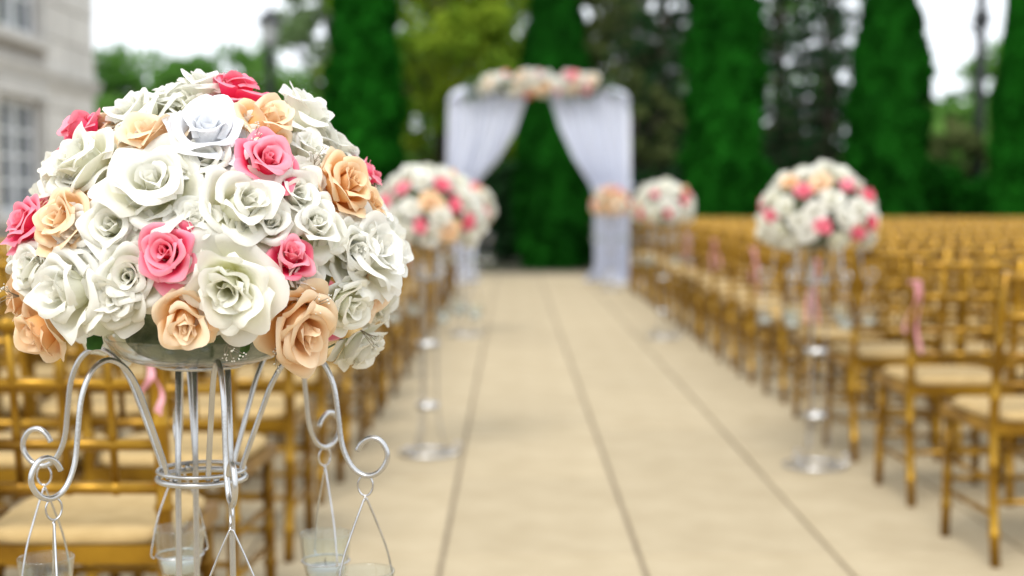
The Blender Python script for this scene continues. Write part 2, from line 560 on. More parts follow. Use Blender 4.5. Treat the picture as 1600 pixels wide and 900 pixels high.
def petal(mb, rg, ang, L, f0, f1, roll, rb, half, ruf, point, nu=13, nv=13):
    """a petal that bulges out of its base (f0 degrees off the axis), stands up (f1) and rolls its lip outward (roll)"""
    v = []; f = []; a = []
    ph = rg.uniform(0, 6.3); fr = rg.uniform(.8, 1.6); ph2 = rg.uniform(0, 6.3); ph3 = rg.uniform(0, 6.3)
    skew = rg.uniform(-.15, .15)
    for i in range(nu):
        u = -1 + 2 * i / (nu - 1)
        Lu = L * (1 - .17 * abs(u) ** 2.6 + point * math.exp(-(u / .35) ** 2))
        ru = roll * (1 + .35 * math.sin(2.2 * u + ph)) + 22 * abs(u) ** 2
        r, h = rb, 0.0
        SUB = 4
        col = []
        for j in range(nv):
            t = j / (nv - 1)
            if j:
                for q in range(SUB):
                    tq = (j - 1 + (q + .5) / SUB) / (nv - 1)
                    fi = R(f0 + (f1 - f0) * sm(tq / .55) + ru * sm((tq - .70) / .34))
                    r += Lu * math.sin(fi) / ((nv - 1) * SUB)
                    h += Lu * math.cos(fi) / ((nv - 1) * SUB)
            wv = (.40 + .60 * math.sin(min(1, t / .6) * PI / 2))
            if t > .72:
                wv *= math.sqrt(max(0, 1 - ((t - .72) / .28) ** 2 * .42))
            th = ang + u * half * wv + skew * t * half
            w_ = ruf * t * t
            rr = r + w_ * math.sin(fr * u * PI + ph) + .03 * r * math.exp(-(u / .22) ** 2) * t
            hh = h + w_ * .8 * math.cos(fr * .8 * u * PI + ph2) + .0004 * sm((t - .75) / .25) * math.sin(11 * u + ph3)
            e = max(0.0, abs(u) - .6) / .4
            rr += .0035 * e * e * t * min(1, L * 20)
            x_, y_, z_ = rr * math.cos(th), rr * math.sin(th), hh
            k_ = min(1.0, rr / .03)
            col.append((x_ * wob[0] + .0028 * k_ * math.sin(60 * y_ + wob[2]) + wob[5] * z_, y_ * wob[1] + .0028 * k_ * math.sin(55 * x_ + wob[3]) + wob[6] * z_,
                        z_ + .0035 * k_ * math.sin(70 * x_ + wob[4]) * math.cos(62 * y_ + wob[2])))
            a.append(t)
        v += col
    for i in range(nu - 1):
        for j in range(nv - 1):
            f.append((i * nv + j, (i + 1) * nv + j, (i + 1) * nv + j + 1, i * nv + j + 1))
    mb.add(v, f, a)

def make_rose(seed, kind):
    """unit rose, about 0.10 across; returns heart mesh, list of outer petal meshes, whole mesh"""
    rg = random.Random(seed)
    heart = MB(); outer = []
    wob[:] = [rg.uniform(.88, 1.1), rg.uniform(.88, 1.1), rg.uniform(0, 6), rg.uniform(0, 6), rg.uniform(0, 6), rg.uniform(-.18, .18), rg.uniform(-.18, .18)]
    a0 = rg.uniform(0, 6.3)
    if kind == 'rose':
        rings = [(2, .046, 22, -4, 15, .001, 2.4, .0003, .01), (3, .050, 34, -2, 45, .002, 1.6, .0006, .02), (3, .054, 48, 4, 90, .003, 1.4, .0010, .04),
                 (4, .056, 63, 13, 110, .004, 1.08, .0014, .05), (4, .056, 76, 32, 95, .005, .95, .0018, .07), (5, .052, 86, 60, 55, .005, .76, .0020, .08)]
    elif kind == 'bud':
        rings = [(2, .052, 18, -4, 12, .001, 2.4, .0003, .01), (3, .055, 28, -3, 35, .002, 1.6, .0006, .02), (3, .058, 40, 2, 75, .003, 1.45, .0010, .04),
                 (3, .059, 56, 10, 100, .004, 1.35, .0014, .06), (5, .055, 76, 42, 80, .005, .86, .0018, .08)]
    else:
        rings = [(3, .044, 28, 0, 20, .001, 1.7, .0014, .0), (4, .049, 42, 5, 50, .002, 1.2, .0022, .01), (4, .052, 54, 12, 65, .003, 1.15, .0030, .02),
                 (5, .054, 66, 26, 70, .004, .95, .0034, .03), (6, .052, 82, 54, 50, .005, .78, .0040, .03)]
    for ri, (n, L, f0, f1, roll, rb, half, ru, po) in enumerate(rings):
        a0 += .9 + rg.uniform(0, .5)
        last = ri == len(rings) - 1
        for k in range(n):
            m = MB() if last else heart
            loose = .25 + .15 * ri
            petal(m, rg, a0 + 2 * PI * k / n + rg.uniform(-.12, .12), L * rg.uniform(.93, 1.07), f0, f1 + rg.uniform(-14, 14) * loose, roll * rg.uniform(.55, 1.3), rb,
                  half * rg.uniform(.92, 1.12), ru, po * rg.uniform(.3, 1.4))
            if last:
                outer.append(m)
    whole = MB().add(heart.v, heart.f, heart.a)
    for m in outer:
        whole.add(m.v, m.f, m.a)
    return heart.mesh('rose', attr=True), [m.mesh('petal', attr=True) for m in outer], whole.mesh('rose', attr=True)

ROSES = {k: [make_rose(100 + 7 * i + 31 * j, k) for j in range(n)] for i, (k, n) in enumerate((('rose', 8), ('bud', 5), ('ruffle', 6)))}

# the near arrangement: (dye, azimuth from the camera side, elevation on the dome, diameter)
MAIN = [('W',4,85,0.100),('K',48,74,0.085),('W',-49,65,0.095),('W',-54,79,0.090),('R',92,60,0.110),('P',35,54,0.090),('P',-10,47,0.092),('B',12,48,0.112),
        ('R',94,47,0.092),('K',-63,51,0.066),('P',-69,57,0.066),('W',-37,38,0.108),('W',-54,34,0.085),('K',31,37,0.083),('W',-5,30,0.112),('W',20,25,0.118),
        ('W',41,30,0.090),('P',62,30,0.098),('P',78,23,0.078),('W',45,18,0.100),('P',-34,19,0.085),('K',-53,16,0.072),('W',-17,19,0.084),('K',2,10,0.078),
        ('W',19,3,0.118),('K',35,6,0.074),('R',66,7,0.112),('R',95,9,0.084),('W',-11,4,0.090),('W',-28,-2,0.106),('W',-47,4,0.080),('P',-52,-21,0.085),
        ('P',6,-9,0.088),('P',38,-15,0.106),('W',55,-9,0.086),('W',82,-34,0.084),('R',95,23,0.074),('W',-66,7,0.075),('K',95,35,0.055),('W',58,11,0.074),
        ('W',7,17,0.070),('W',30,18,0.076)]
DOME_R, DOME_UP, DOME_DN = 0.216, 0.212, 0.125
HEART_UP = 0.074      # height of the dome centre above the bowl's rim

def dome_matrix(az, el, D, rg, k=1.0, pull=0.0):
    a, e = R(az), R(el)
    cz = DOME_UP if el >= 0 else DOME_DN
    d = Vector((math.sin(a) * math.cos(e), -math.cos(a) * math.cos(e), math.sin(e)))
    p = Vector((d.x * DOME_R, d.y * DOME_R, d.z * cz)) * k
    n = Vector((d.x / DOME_R, d.y / DOME_R, d.z / max(cz, .16))).normalized()
    n = (n + Vector((rg.uniform(-.25, .25), rg.uniform(-.25, .25), rg.uniform(-.18, .22)))).normalized()
    q = n.to_track_quat('Z', 'Y').to_matrix().to_4x4()
    s = D / 0.102
    return Matrix.Translation(p - n * pull) @ q @ Matrix.Rotation(rg.uniform(0, 6.3), 4, 'Z') @ Matrix.Diagonal((s, s, s * rg.uniform(.95, 1.12), 1))

def rose_kind(c, rg):
    if c == 'R': return 'ruffle'
    if c == 'B': return 'rose'
    return rg.choice(['rose', 'rose', 'bud']) if c != 'W' else rg.choice(['rose', 'rose', 'bud', 'ruffle'])

leaf_mb = MB()
_v = []; _f = []
for i in range(7):
    t = i / 6
    wd = .016 * math.sin(PI * (t ** .8)) * (1.12 if i % 2 else .92)
    _v += [(-wd, t * .055, -.01 * t * t + .003), (0, t * .055, -.01 * t * t), (wd, t * .055, -.01 * t * t + .003)]
for i in range(6):
    for k in range(2):
        _f.append((3 * i + k, 3 * i + k + 1, 3 * i + 4 + k, 3 * i + 3 + k))
leaf_me = leaf_mb.add(_v, _f).mesh('leaf')

def sprig_meshes(seed):
    rg = random.Random(seed)
    st = MB(); bd = MB()
    for k in range(6):
        a = rg.uniform(0, 6.3); L = rg.uniform(.02, .038)
        tip = Vector((math.cos(a) * .016, math.sin(a) * .016, L))
        mid = tip * .5 + Vector((rg.uniform(-.005, .005), rg.uniform(-.005, .005), .003))
        st.tube([(0, 0, 0), mid, tip], .0006, 4)
        for q in range(3):
            c = tip + Vector((rg.uniform(-.005, .005), rg.uniform(-.005, .005), rg.uniform(-.004, .005)))
            r = rg.uniform(.0012, .0024)
            bd.add([c + Vector(d) * r for d in ((1, 0, 0), (-1, 0, 0), (0, 1, 0), (0, -1, 0), (0, 0, 1), (0, 0, -1))],
                   [(0, 2, 4), (2, 1, 4), (1, 3, 4), (3, 0, 4), (2, 0, 5), (1, 2, 5), (3, 1, 5), (0, 3, 5)])
    return st.mesh('filler_sprig'), bd.mesh('blossoms')
SPR = [sprig_meshes(s) for s in (1, 2, 3)]

foam_prof = [(0.0, -.026), (.074, -.026), (.090, -.019), (.103, -.006), (.106, .006), (.100, .016), (.120, .035), (.150, .06), (.160, .09), (.148, .15), (.110, .205), (.06, .235), (0, .245)]
foam_me = MB().lathe(foam_prof, 20).mesh('foliage_core')

def arrangement(loc, rz, label, table, seed, near):
    """flowers; origin at the middle of the bowl rim"""
    rg = random.Random(seed)
    t = thing('flower_arrangement', label, 'flower arrangement', loc, rz, 'rose domes along the aisle')
    obj('foliage_core', foam_me, M['foam'], t)
    ct = Matrix.Translation((0, 0, HEART_UP))
    for (c, az, el, D) in table:
        whole = (not near) or c == 'fill' or abs(az) > 120
        kd = rose_kind(c, rg)
        he, ou, wh = rg.choice(ROSES[kd])
        o = obj('rose', wh if whole else he, M[c], t)
        o.matrix_local = ct @ dome_matrix(az, el, D * (.96 if c == 'K' else 1.03), rg, pull=(-.012 if c == 'K' else rg.uniform(-.006, .01)))
        if not whole:
            for pm in ou:
                obj('petal', pm, M[c], o)
    if near:
        fr_ = random.Random(91)
        for i in range(58):
            z = math.sin(R(-22)) + (1 - math.sin(R(-22))) * (i + .5) / 58
            el = math.degrees(math.asin(z)); az = (i * 137.508 + 40) % 360 - 180
            if -95 < az < 125 and (el > -6 or abs(az - 10) > 50):
                c = fr_.choice('WWWRRP')
                o = obj('rose', fr_.choice(ROSES[fr_.choice(['rose', 'ruffle'])])[2], M[c], t)
                o.matrix_local = ct @ dome_matrix(az, el, fr_.uniform(.075, .09), fr_, pull=.011)
        for (az, el) in ((-28, -27), (70, -52), (62, -44), (100, -40), (20, 15), (-3, 42), (48, 42), (-22, 28), (-24, 8), (44, -2), (-45, -12), (25, -25), (14, -28)):
            o = obj('leaf', leaf_me, M['leaf'], t)
            m4 = dome_matrix(az, el, .102, rg, .99 if el < -20 else .93)
            o.matrix_local = ct @ m4 @ Matrix.Rotation(R(rg.uniform(35, 75)), 4, 'X') @ Matrix.Diagonal((.6, .6, .6, 1))
        for (az, el) in ((28, 44), (52, 36), (40, -8), (-60, -6), (18, -25), (34, -31), (72, -26)):
            s_, b_ = rg.choice(SPR)
            o = obj('filler_sprig', s_, M['sprig'], t)
            o.matrix_local = ct @ dome_matrix(az, el, .075, rg, 1.08)
            obj('blossoms', b_, M['bud'], o)
    return t

def fill_table(seed, weights, n=60, lo=-34, pinks=()):
    """even spread of roses over the dome for arrangements seen from afar"""
    rg = random.Random(seed)
    T = []; used = []
    for i in range(n):
        z = math.sin(R(lo)) + (1 - math.sin(R(lo))) * (i + .5) / n
        el = math.degrees(math.asin(z)); az = (i * 137.508) % 360 - 180
        d = Vector((math.cos(R(el)) * math.sin(R(az)), math.cos(R(el)) * math.cos(R(az)), z))
        for _ in range(6):
            c = rg.choices(list(weights), list(weights.values()))[0]
            if c in 'WR' or weights[c] > 4 or all(q != c or d.angle(e) > R(34) for q, e in used):
                break
        else:
            c = 'W'
        used.append((c, d))
        T.append((c, az + rg.uniform(-4, 4), el + rg.uniform(-3, 3), rg.uniform(.088, .115)))
    dr = lambda a, e: Vector((math.cos(R(e)) * math.sin(R(a)), -math.cos(R(e)) * math.cos(R(a)), math.sin(R(e))))
    for (a, e) in pinks:
        k = min(range(n), key=lambda q: dr(T[q][1], T[q][2]).angle(dr(a, e)) + (9 if T[q][0] == 'K' else 0))
        T[k] = ('K',) + T[k][1:3] + (.078,)
    return T

# ================================================================ stand, bowl, candle holders
STAND_H = 0.0
ARM = [(.0520, .798), (.057, .815), (.068, .845), (.083, .885), (.095, .915), (.113, .943), (.138, .956), (.161, .945), (.176, .915), (.182, .875), (.187, .838), (.199, .812), (.216, .801),
       (.233, .805), (.244, .819), (.2445, .833), (.236, .846), (.223, .849), (.212, .842), (.206, .832)]
ARM0 = 21.0       # azimuth of the first arm from the camera side

def ring_pts(r, z, n=28, cx=0, cy=0):
    return [(cx + r * math.cos(2 * PI * k / n), cy + r * math.sin(2 * PI * k / n), z) for k in range(n)]

arm_me = MB().tube(smooth_path([(0, -r, z) for r, z in ARM], 4), .0036, 10).mesh('arm')
ring_me = MB().tube(ring_pts(.0555, .792, 36), .0040, 8, True).tube(ring_pts(.0555, .802, 36), .0026, 8, True).mesh('ring')
rod_me = MB().tube([(0, -.036, .937), (0, -.039, .80), (0, -.0405, .5), (0, -.0415, .22), (0, -.058, .1), (0, -.085, .018)], .0040, 10).mesh('rod')
col_me = [MB().lathe([(.049, z - .012), (.051, z - .012), (.051, z + .012), (.049, z + .012)], 28, closed=True).mesh('collar') for z in (.22, .497)]
sc = smooth_path([(0, -.085, .012), (0, -.115, .010), (0, -.140, .018), (0, -.148, .036), (0, -.138, .052), (0, -.122, .050), (0, -.116, .038), (0, -.123, .029)], 4)
foot_me = MB().tube(sc, .0048, 8).mesh('foot')
base_me = MB().tube(ring_pts(.13, .0075, 40), .006, 8, True).tube(ring_pts(.085, .008, 36), .005, 8, True).mesh('base_ring')
bolt_me = MB().tube([(0, -.0525, .797), (0, -.0465, .797)], .0042, 6).mesh('bolt')
top_me = MB().tube(ring_pts(.052, .938, 32), .0032, 8, True).tube([(-.05, 0, .938), (.05, 0, .938)], .0026, 6).mesh('bowl_support')

def flower_stand(loc, label):
    t = thing('flower_stand', label, 'flower stand', loc, 0, 'silver flower stands along the aisle')
    obj('ring', ring_me, M['silver'], t)
    obj('bowl_support', top_me, M['silver'], t)
    for k in range(6):
        obj('arm', arm_me, M['silver'], t, rot=(0, 0, R(ARM0 + 60 * k)))
        obj('bolt', bolt_me, M['silver'], t, rot=(0, 0, R(ARM0 + 60 * k + 12)))
    for a in (84, 204, 324):
        obj('rod', rod_me, M['silver'], t, rot=(0, 0, R(a)))
    for a in (84, 204, 324):
        obj('foot', foot_me, M['silver'], t, rot=(0, 0, R(a)))
    for cm in col_me:
        obj('collar', cm, M['silver'], t)
    obj('base_ring', base_me, M['silver'], t)
    return t

bowl_me = MB().lathe([(0.0, 0), (.075, 0), (.095, .006), (.110, .018), (.1175, .030), (.1190, .0325), (.1180, .0345), (.1160, .0335), (.1085, .0195), (.094, .009), (.075, .004), (0, .004)], 48).mesh('glass_bowl')

# candle holder; origin at the point of the hook it hangs on
def bail():
    m = MB()
    for s in (-1, 1):
        p = smooth_path([(0, s * .0015, -.026), (0, s * .006, -.036), (0, s * .019, -.066), (0, s * .032, -.1), (0, s * .0415, -.143), (0, s * .0425, -.154), (0, s * .038, -.157)], 4)
        m.tube(p, .0014, 6)
    m.tube(ring_pts(.0335, -.157, 28), .0014, 6, True)
    return m.mesh('wire_bail')
loop_m = MB()
loop_m.tube([(.0005, .0095 * math.sin(2 * PI * k / 20), -.0095 + .0130 * math.cos(2 * PI * k / 20)) for k in range(20)], .0014, 6, True)
loop_m.tube([(.0013 * math.cos(k * 1.3), .0013 * math.sin(k * 1.3), -.022 - .0012 * k) for k in range(7)], .0013, 6)
loop_me = loop_m.mesh('hanging_loop')
bail_me = bail()
cup_me = MB().lathe([(0, -.178), (.023, -.178), (.0255, -.174), (.0325, -.145), (.0362, -.110), (.0370, -.1075), (.0362, -.1055), (.0345, -.1055), (.0338, -.108), (.0305, -.145), (.0240, -.170), (0, -.172)], 36).mesh('glass_cup')
wax_me = MB().lathe([(0, -.1705), (.0232, -.1690), (.0262, -.156), (.0258, -.154), (.004, -.1535), (0, -.1535)], 28).mesh('candle')
wick_me = MB().tube([(0, 0, -.154), (.0005, 0, -.147), (.0015, .0005, -.142)], .0007, 5).mesh('wick')

ARMNAME = ['near', 'right near', 'right far', 'far', 'left far', 'left near']
def candle_holders(stand_loc, desc, grp):
    for k in range(6):
        a = R(ARM0 + 60 * k)
        r, z = .2165, .7975
        lab = 'hanging glass candle cup in wire, %s arm of %s' % (ARMNAME[k], desc)
        t = thing('candle_holder', lab, 'candle holder', (stand_loc[0] + r * math.sin(a), stand_loc[1] - r * math.cos(a), z), a, grp)
        t.rotation_euler = (0, 0, a + R([0, 8, -12, 5, 10, -14][k]))
        obj('hanging_loop', loop_me, M['wire'], t)
        obj('wire_bail', bail_me, M['wire'], t, rot=(0, 0, R([70, 35, 80, 100, 60, 75][k])))
        obj('glass_cup', cup_me, M['glass'], t, (0, 0, -.012))
        w_ = obj('candle', wax_me, M['wax'], t, (0, 0, -.012))
        obj('wick', wick_me, M['pole'], w_)

BOWL_Z = 0.9415
STANDS = [  # x, y, phrase, table, seed
    (-0.386, 1.81, 'nearest flower stand', None, 1, 'large sharp dome of white, peach and pink roses in the left foreground'),
    (-0.378, 6.35, 'second flower stand left of aisle', {'W': 4, 'R': 3, 'P': 2}, 22, 'blurred white and pink rose dome just right of the nearest one'),
    (-0.400, 11.9, 'third flower stand left of aisle', {'W': 4, 'R': 1, 'P': 4, 'K': 1}, 33, 'small white and peach rose dome beside the left curtain'),
    (1.300, 6.05, 'nearest flower stand right of aisle', {'W': 4, 'R': 3, 'P': 3}, 44, 'largest rose dome right of the aisle, white with pink roses'),
    (1.245, 11.7, 'second flower stand right of aisle', {'W': 4, 'R': 3, 'P': 3}, 55, 'mid-sized white and pink rose dome right of the right curtain'),
    (1.245, 17.9, 'farthest flower stand right of aisle', {'W': 3, 'P': 7, 'K': 1}, 66, 'small peach rose dome in front of the right curtain'),
]
ROUND = [(150, 20), (-150, 5), (110, 30), (-110, 25), (180, 40), (-170, -10), (130, -8)]
PINKS = {22: [(-8, 4), (27, 12), (22, 46), (-26, 50), (-42, 18), (62, -2)] + ROUND,
         44: [(-58, 6), (-23, 27), (16, 50), (0, -4), (27, -2), (58, -8), (60, 34)] + ROUND,
         55: [(-20, 24), (24, 18), (0, -14), (-50, -6), (60, 30)] + ROUND}
for (x, y, desc, wts, sd, fl) in STANDS:
    near = wts is None
    fx = x
    if near: x -= 0.013
    flower_stand((x, y, 0), {0: 'silver wire flower stand in focus in the left foreground'}.get(0 if near else 1, 'silver wire %s' % desc))
    tag(obj('glass_bowl', bowl_me, M['glass'], None, (x, y, BOWL_Z)), 'shallow clear glass bowl on top of the %s' % desc, 'bowl', 'glass bowls on the stands')
    if near:
        tb = list(MAIN)
        rg = random.Random(5)
        for i in range(46):               # the far side of the dome
            z = math.sin(R(-32)) + (1 - math.sin(R(-32))) * (i + .5) / 46
            el = math.degrees(math.asin(z)); az = (i * 137.508) % 360 - 180
            if abs(az) > 112 and el < 72:
                tb.append((rg.choice('WWWRPK'), az, el, rg.uniform(.09, .11)))
    else:
        tb = fill_table(sd, wts, pinks=PINKS.get(sd, ()))
    arrangement((fx, y, BOWL_Z + .032), 0, fl, tb, sd, near)
    candle_holders((x, y), desc, 'candle cups on the %s' % desc)

# ================================================================ arch with curtains
AY = 19.6
arch = thing('wedding_arch', 'white frame of the draped arch at the end of the aisle', 'arch', (0.36, AY, 0))
for x in (-1.2, 1.2):
    for y in (-.28, .28):
        m = MB().tube([(x, y, 0), (x, y, 2.48)], .024, 10)
        obj('post', m.mesh('post'), M['white_paint'], arch)
    m = MB().box(x - .2, x + .2, -.45, .45, 0.0, .02)
    obj('base_plate', m.mesh('base_plate', False), M['white_paint'], arch)
    obj('side_rail', MB().tube([(x, -.28, 2.46), (x, .28, 2.46)], .02, 8).mesh('side_rail'), M['white_paint'], arch)
for y in (-.28, .28):
    obj('crossbar', MB().tube(smooth_path([(-1.22, y, 2.46), (-1.0, y, 2.56), (-.5, y, 2.64), (0, y, 2.66), (.5, y, 2.64), (1.0, y, 2.56), (1.22, y, 2.46)], 3), .022, 10).mesh('crossbar'), M['white_paint'], arch)

def interp(tab, z):
    if z >= tab[0][0]: return tab[0][1]
    for (z0, x0), (z1, x1) in zip(tab, tab[1:]):
        if z <= z0 and z >= z1:
            t = (z0 - z) / (z0 - z1)
            t = t * t * (3 - 2 * t) if False else t
            return x0 + (x1 - x0) * t
    return tab[-1][1]

def curtain(name, label, outer, inner, ybase, seed, folds=9):
    rg = random.Random(seed)
    NU, NV = 110, 70
    v = []; f = []
    ph = [rg.uniform(0, 6.3) for _ in range(4)]
    top = 2.80
    for j in range(NV + 1):
        z = top * (1 - j / NV)
        a = interp(outer, z); b = interp(inner, z)
        wd = abs(b - a)
        for i in range(NU + 1):
            u = i / NU
            zt = z * (2.44 + .32 * math.sin(u * PI / 2) ** .6) / top
            x = a + (b - a) * u
            amp = .035 + .045 * max(0, 1 - wd / 1.1)
            y = amp * math.sin(2 * PI * folds * u + ph[0] + .5 * math.sin(3 * z + ph[1])) + .4 * amp * math.sin(2 * PI * folds * 2.3 * u + ph[2] + z)
            x += .012 * math.sin(2 * PI * folds * u + ph[3])
            drop = 0
            if z < .14:
                q = (1 - z / .14)
                y += (u - .5) * .10 * q + .06 * q * math.sin(9 * u + ph[1]); x += .04 * q * math.sin(14 * u + ph[2])
            v.append((x, ybase + y, max(zt, .022 + .01 * abs(math.sin(11 * u)))))
    for j in range(NV):
        for i in range(NU):
            k = j * (NU + 1) + i
            f.append((k, k + 1, k + NU + 2, k + NU + 1))
    tag(obj(name, MB().add(v, f).mesh(name), M['sheer']), label, 'curtain', 'white curtains of the arch')

X = lambda p: (p - 800) * .00882
Z = lambda p: 1.15 + (310 - p) * .00882
curtain('curtain', 'white curtain tied back on the left post of the arch',
        [(2.9, X(706)), (2.6, X(700)), (1.5, X(697)), (.5, X(697)), (.16, X(694)), (0, X(678))],
        [(2.9, X(832)), (Z(150), X(822)), (Z(205), X(803)), (Z(250), X(776)), (Z(283), X(746)), (Z(305), X(741)), (.12, X(743)), (0, X(752))], AY - .34, 1)
curtain('curtain', 'white curtain tied back on the right post of the arch',
        [(2.9, X(975)), (2.6, X(980)), (1.5, X(981)), (.5, X(979)), (.22, X(982)), (0, X(1008))],
        [(2.9, X(850)), (Z(155), X(858)), (Z(200), X(872)), (Z(245), X(893)), (Z(285), X(918)), (Z(305), X(926)), (.22, X(926)), (0, X(902))], AY - .34, 2)
# swagged cloth over the top bar
v = []; f = []
for i in range(61):
    u = i / 60
    x = X(703) + (X(979) - X(703)) * u
    sag = .05 * math.sin(PI * ((u * 3) % 1))
    for j in range(9):
        q = j / 8
        yy = -.36 - .06 * math.sin(PI * q) + .02 * math.sin(6 * q + 9 * u)
        v.append((x, AY + yy, 2.48 + .32 * math.sin(PI * u) ** .5 - (.10 + sag) * q + .012 * math.sin(40 * u)))
for i in range(60):
    for j in range(8):
        f.append((i * 9 + j, i * 9 + j + 1, (i + 1) * 9 + j + 1, (i + 1) * 9 + j))
tag(obj('swag', MB().add(v, f).mesh('swag'), M['sheer']), 'white cloth swag along the top bar of the arch', 'swag')
# tie bands
for s, xx, w2 in ((-1, X(717), .26), (1, X(956), .27)):
    m = MB().tube([(xx + w2 * math.cos(2 * PI * k / 24), AY - .34 + .12 * math.sin(2 * PI * k / 24), Z(293) + .02 * s * math.cos(2 * PI * k / 24)) for k in range(24)], .018, 6, True)
    tag(obj('curtain_tie', m.mesh('curtain_tie'), M['sheer']), 'white tie gathering the %s curtain of the arch' % ('left' if s < 0 else 'right'), 'curtain tie', 'curtain ties')
# flower garland on the top bar
gl = thing('flower_garland', 'peach, white and pink rose garland along the top of the arch', 'garland', (0.36, AY - .45, 2.71))
rg = random.Random(8)
for i in range(74):
    u = rg.uniform(-1, 1)
    x = u * .78
    th = .22 * (1 - .5 * abs(u) ** 2)
    o = obj('rose', rg.choice(ROSES[rg.choice(['rose', 'bud', 'ruffle'])])[2], M[rg.choices('WRPK', [6, 5, 3, .9])[0]], gl)
    n = Vector((rg.uniform(-.5, .5), rg.uniform(-1.2, -.3), rg.uniform(-.6, 1))).normalized()
    s = rg.uniform(1.1, 1.7)
    o.matrix_local = Matrix.Translation((x + n.x * .04, n.y * .10, -.05 + n.z * th * .7)) @ n.to_track_quat('Z', 'Y').to_matrix().to_4x4() @ Matrix.Diagonal((s, s, s, 1))
for i in range(90):
    u = rg.choice([-1, 1]) * rg.uniform(.2, 1) ** .7
    o = obj('leaf', leaf_me, M['leaf'], gl)
    o.matrix_local = Matrix.Translation((u * 1.02, rg.uniform(-.12, .02), rg.uniform(-.22, .10))) @ Matrix.Rotation(rg.uniform(0, 6.3), 4, 'Z') @ Matrix.Rotation(rg.uniform(-1.2, 1.2), 4, 'X') @ Matrix.Scale(2.0, 4)
obj('garland_core', MB().tube([(-1.0, 0.02, -.05), (-.5, 0.0, -.05), (.5, 0.0, -.05), (1.0, 0.02, -.05)], [.02, .09, .09, .02], 8).mesh('garland_core'), M['foam'], gl)

# ================================================================ building on the left
BX = -6.0
bd = thing('stone_building', 'pale stone building with white windows at the left edge', 'building', (BX, 20.5, 0))
H = 8.4
Y0, Y1 = -16.0, 0.0          # local: the front runs towards the camera, the corner stands at the origin
WIN = []                     # local openings (y0, y1, z0, z1)
for yc in (-3.15, -6.4, -9.65, -12.9):
    WIN.append((yc - .82, yc + .82, .95, 2.38))
    WIN.append((yc - .82, yc + .82, 3.14, 4.9))
    WIN.append((yc - .82, yc + .82, 5.8, 7.3))
m = MB()
ys = sorted({Y0, Y1} | {q for w_ in WIN for q in w_[:2]})
zs = sorted({0, H} | {q for w_ in WIN for q in w_[2:]})
for a, b in zip(ys, ys[1:]):
    for c, d in zip(zs, zs[1:]):
        if any(w_[0] <= a + 1e-6 and b - 1e-6 <= w_[1] and w_[2] <= c + 1e-6 and d - 1e-6 <= w_[3] for w_ in WIN):
            continue
        m.box(-.4, 0, a, b, c, d)
m.box(-9, -.4, -.4, 0, 0, H)      # end wall
m.box(-9, -.4, Y0, Y0 + .4, 0, H)
obj('wall', m.mesh('wall', False), M['mortar'], bd)
obj('roof', MB().add([(-9.3, Y0 - .3, H), (.35, Y0 - .3, H), (.35, .35, H), (-9.3, .35, H), (-4.5, Y0 + 2, H + 2.6), (-4.5, -2, H + 2.6)],
                     [(0, 3, 2, 1), (0, 1, 4), (1, 2, 5, 4), (2, 3, 5), (3, 0, 4, 5)]).mesh('roof', False), M['pole'], bd)
# stone blocks of the part in view, the rest of the facing as one
rest = MB()
blocks = {}
CH = 0.46
rb = random.Random(4)
j = 0
z = 0.0
while z < H - .1:
    off = 0 if j % 2 else .42
    y = -16.0 - off
    while y < -.001:
        a, b = max(y, Y0), min(y + .84, Y1)
        y += .84
        segs = [(a, b)]
        z1 = min(z + CH, H)
        for w_ in WIN:
            ww = (w_[0] - .14, w_[1] + .14, w_[2] - .12, w_[3] + .2)
            if z < ww[3] - .02 and z1 > ww[2] + .02:
                ns = []
                for (p, q) in segs:
                    if q <= ww[0] or p >= ww[1]: ns.append((p, q)); continue
                    if p < ww[0]: ns.append((p, ww[0]))
                    if q > ww[1]: ns.append((ww[1], q))
                segs = ns
        for (p, q) in segs:
            if q - p < .06: continue
            d_ = rb.uniform(.028, .036)
            if p > -6.2 and z < 5.6:
                mm = MB().add([(0, p + .006, z + .006), (0, q - .006, z + .006), (0, q - .006, z1 - .006), (0, p + .006, z1 - .006),
                               (d_, p + .014, z + .014), (d_, q - .014, z + .014), (d_, q - .014, z1 - .014), (d_, p + .014, z1 - .014)],
                              [(4, 5, 6, 7), (0, 1, 5, 4), (1, 2, 6, 5), (2, 3, 7, 6), (3, 0, 4, 7)])
                obj('stone_block', mm.mesh('stone_block', False), M['stone'], bd)
            else:
                rest.box(.0, d_, p + .006, q - .006, z + .006, z1 - .006)
    z += CH
    j += 1
tag(obj('stone_facing', rest.mesh('stone_facing', False), M['stone'], bd), None, None, None, 'stuff')
m = MB().box(.0, .09, Y0, .05, 2.66, 2.74).box(.0, .12, Y0, .06, 2.74, 2.80).box(.0, .07, Y0, .04, 2.60, 2.66)
obj('string_course', m.mesh('string_course', False), M['trim'], bd)
m = MB().box(.0, .22, Y0, .2, H - .35, H - .15).box(.0, .32, Y0, .3, H - .15, H - .004)
obj('cornice', m.mesh('cornice', False), M['trim'], bd)
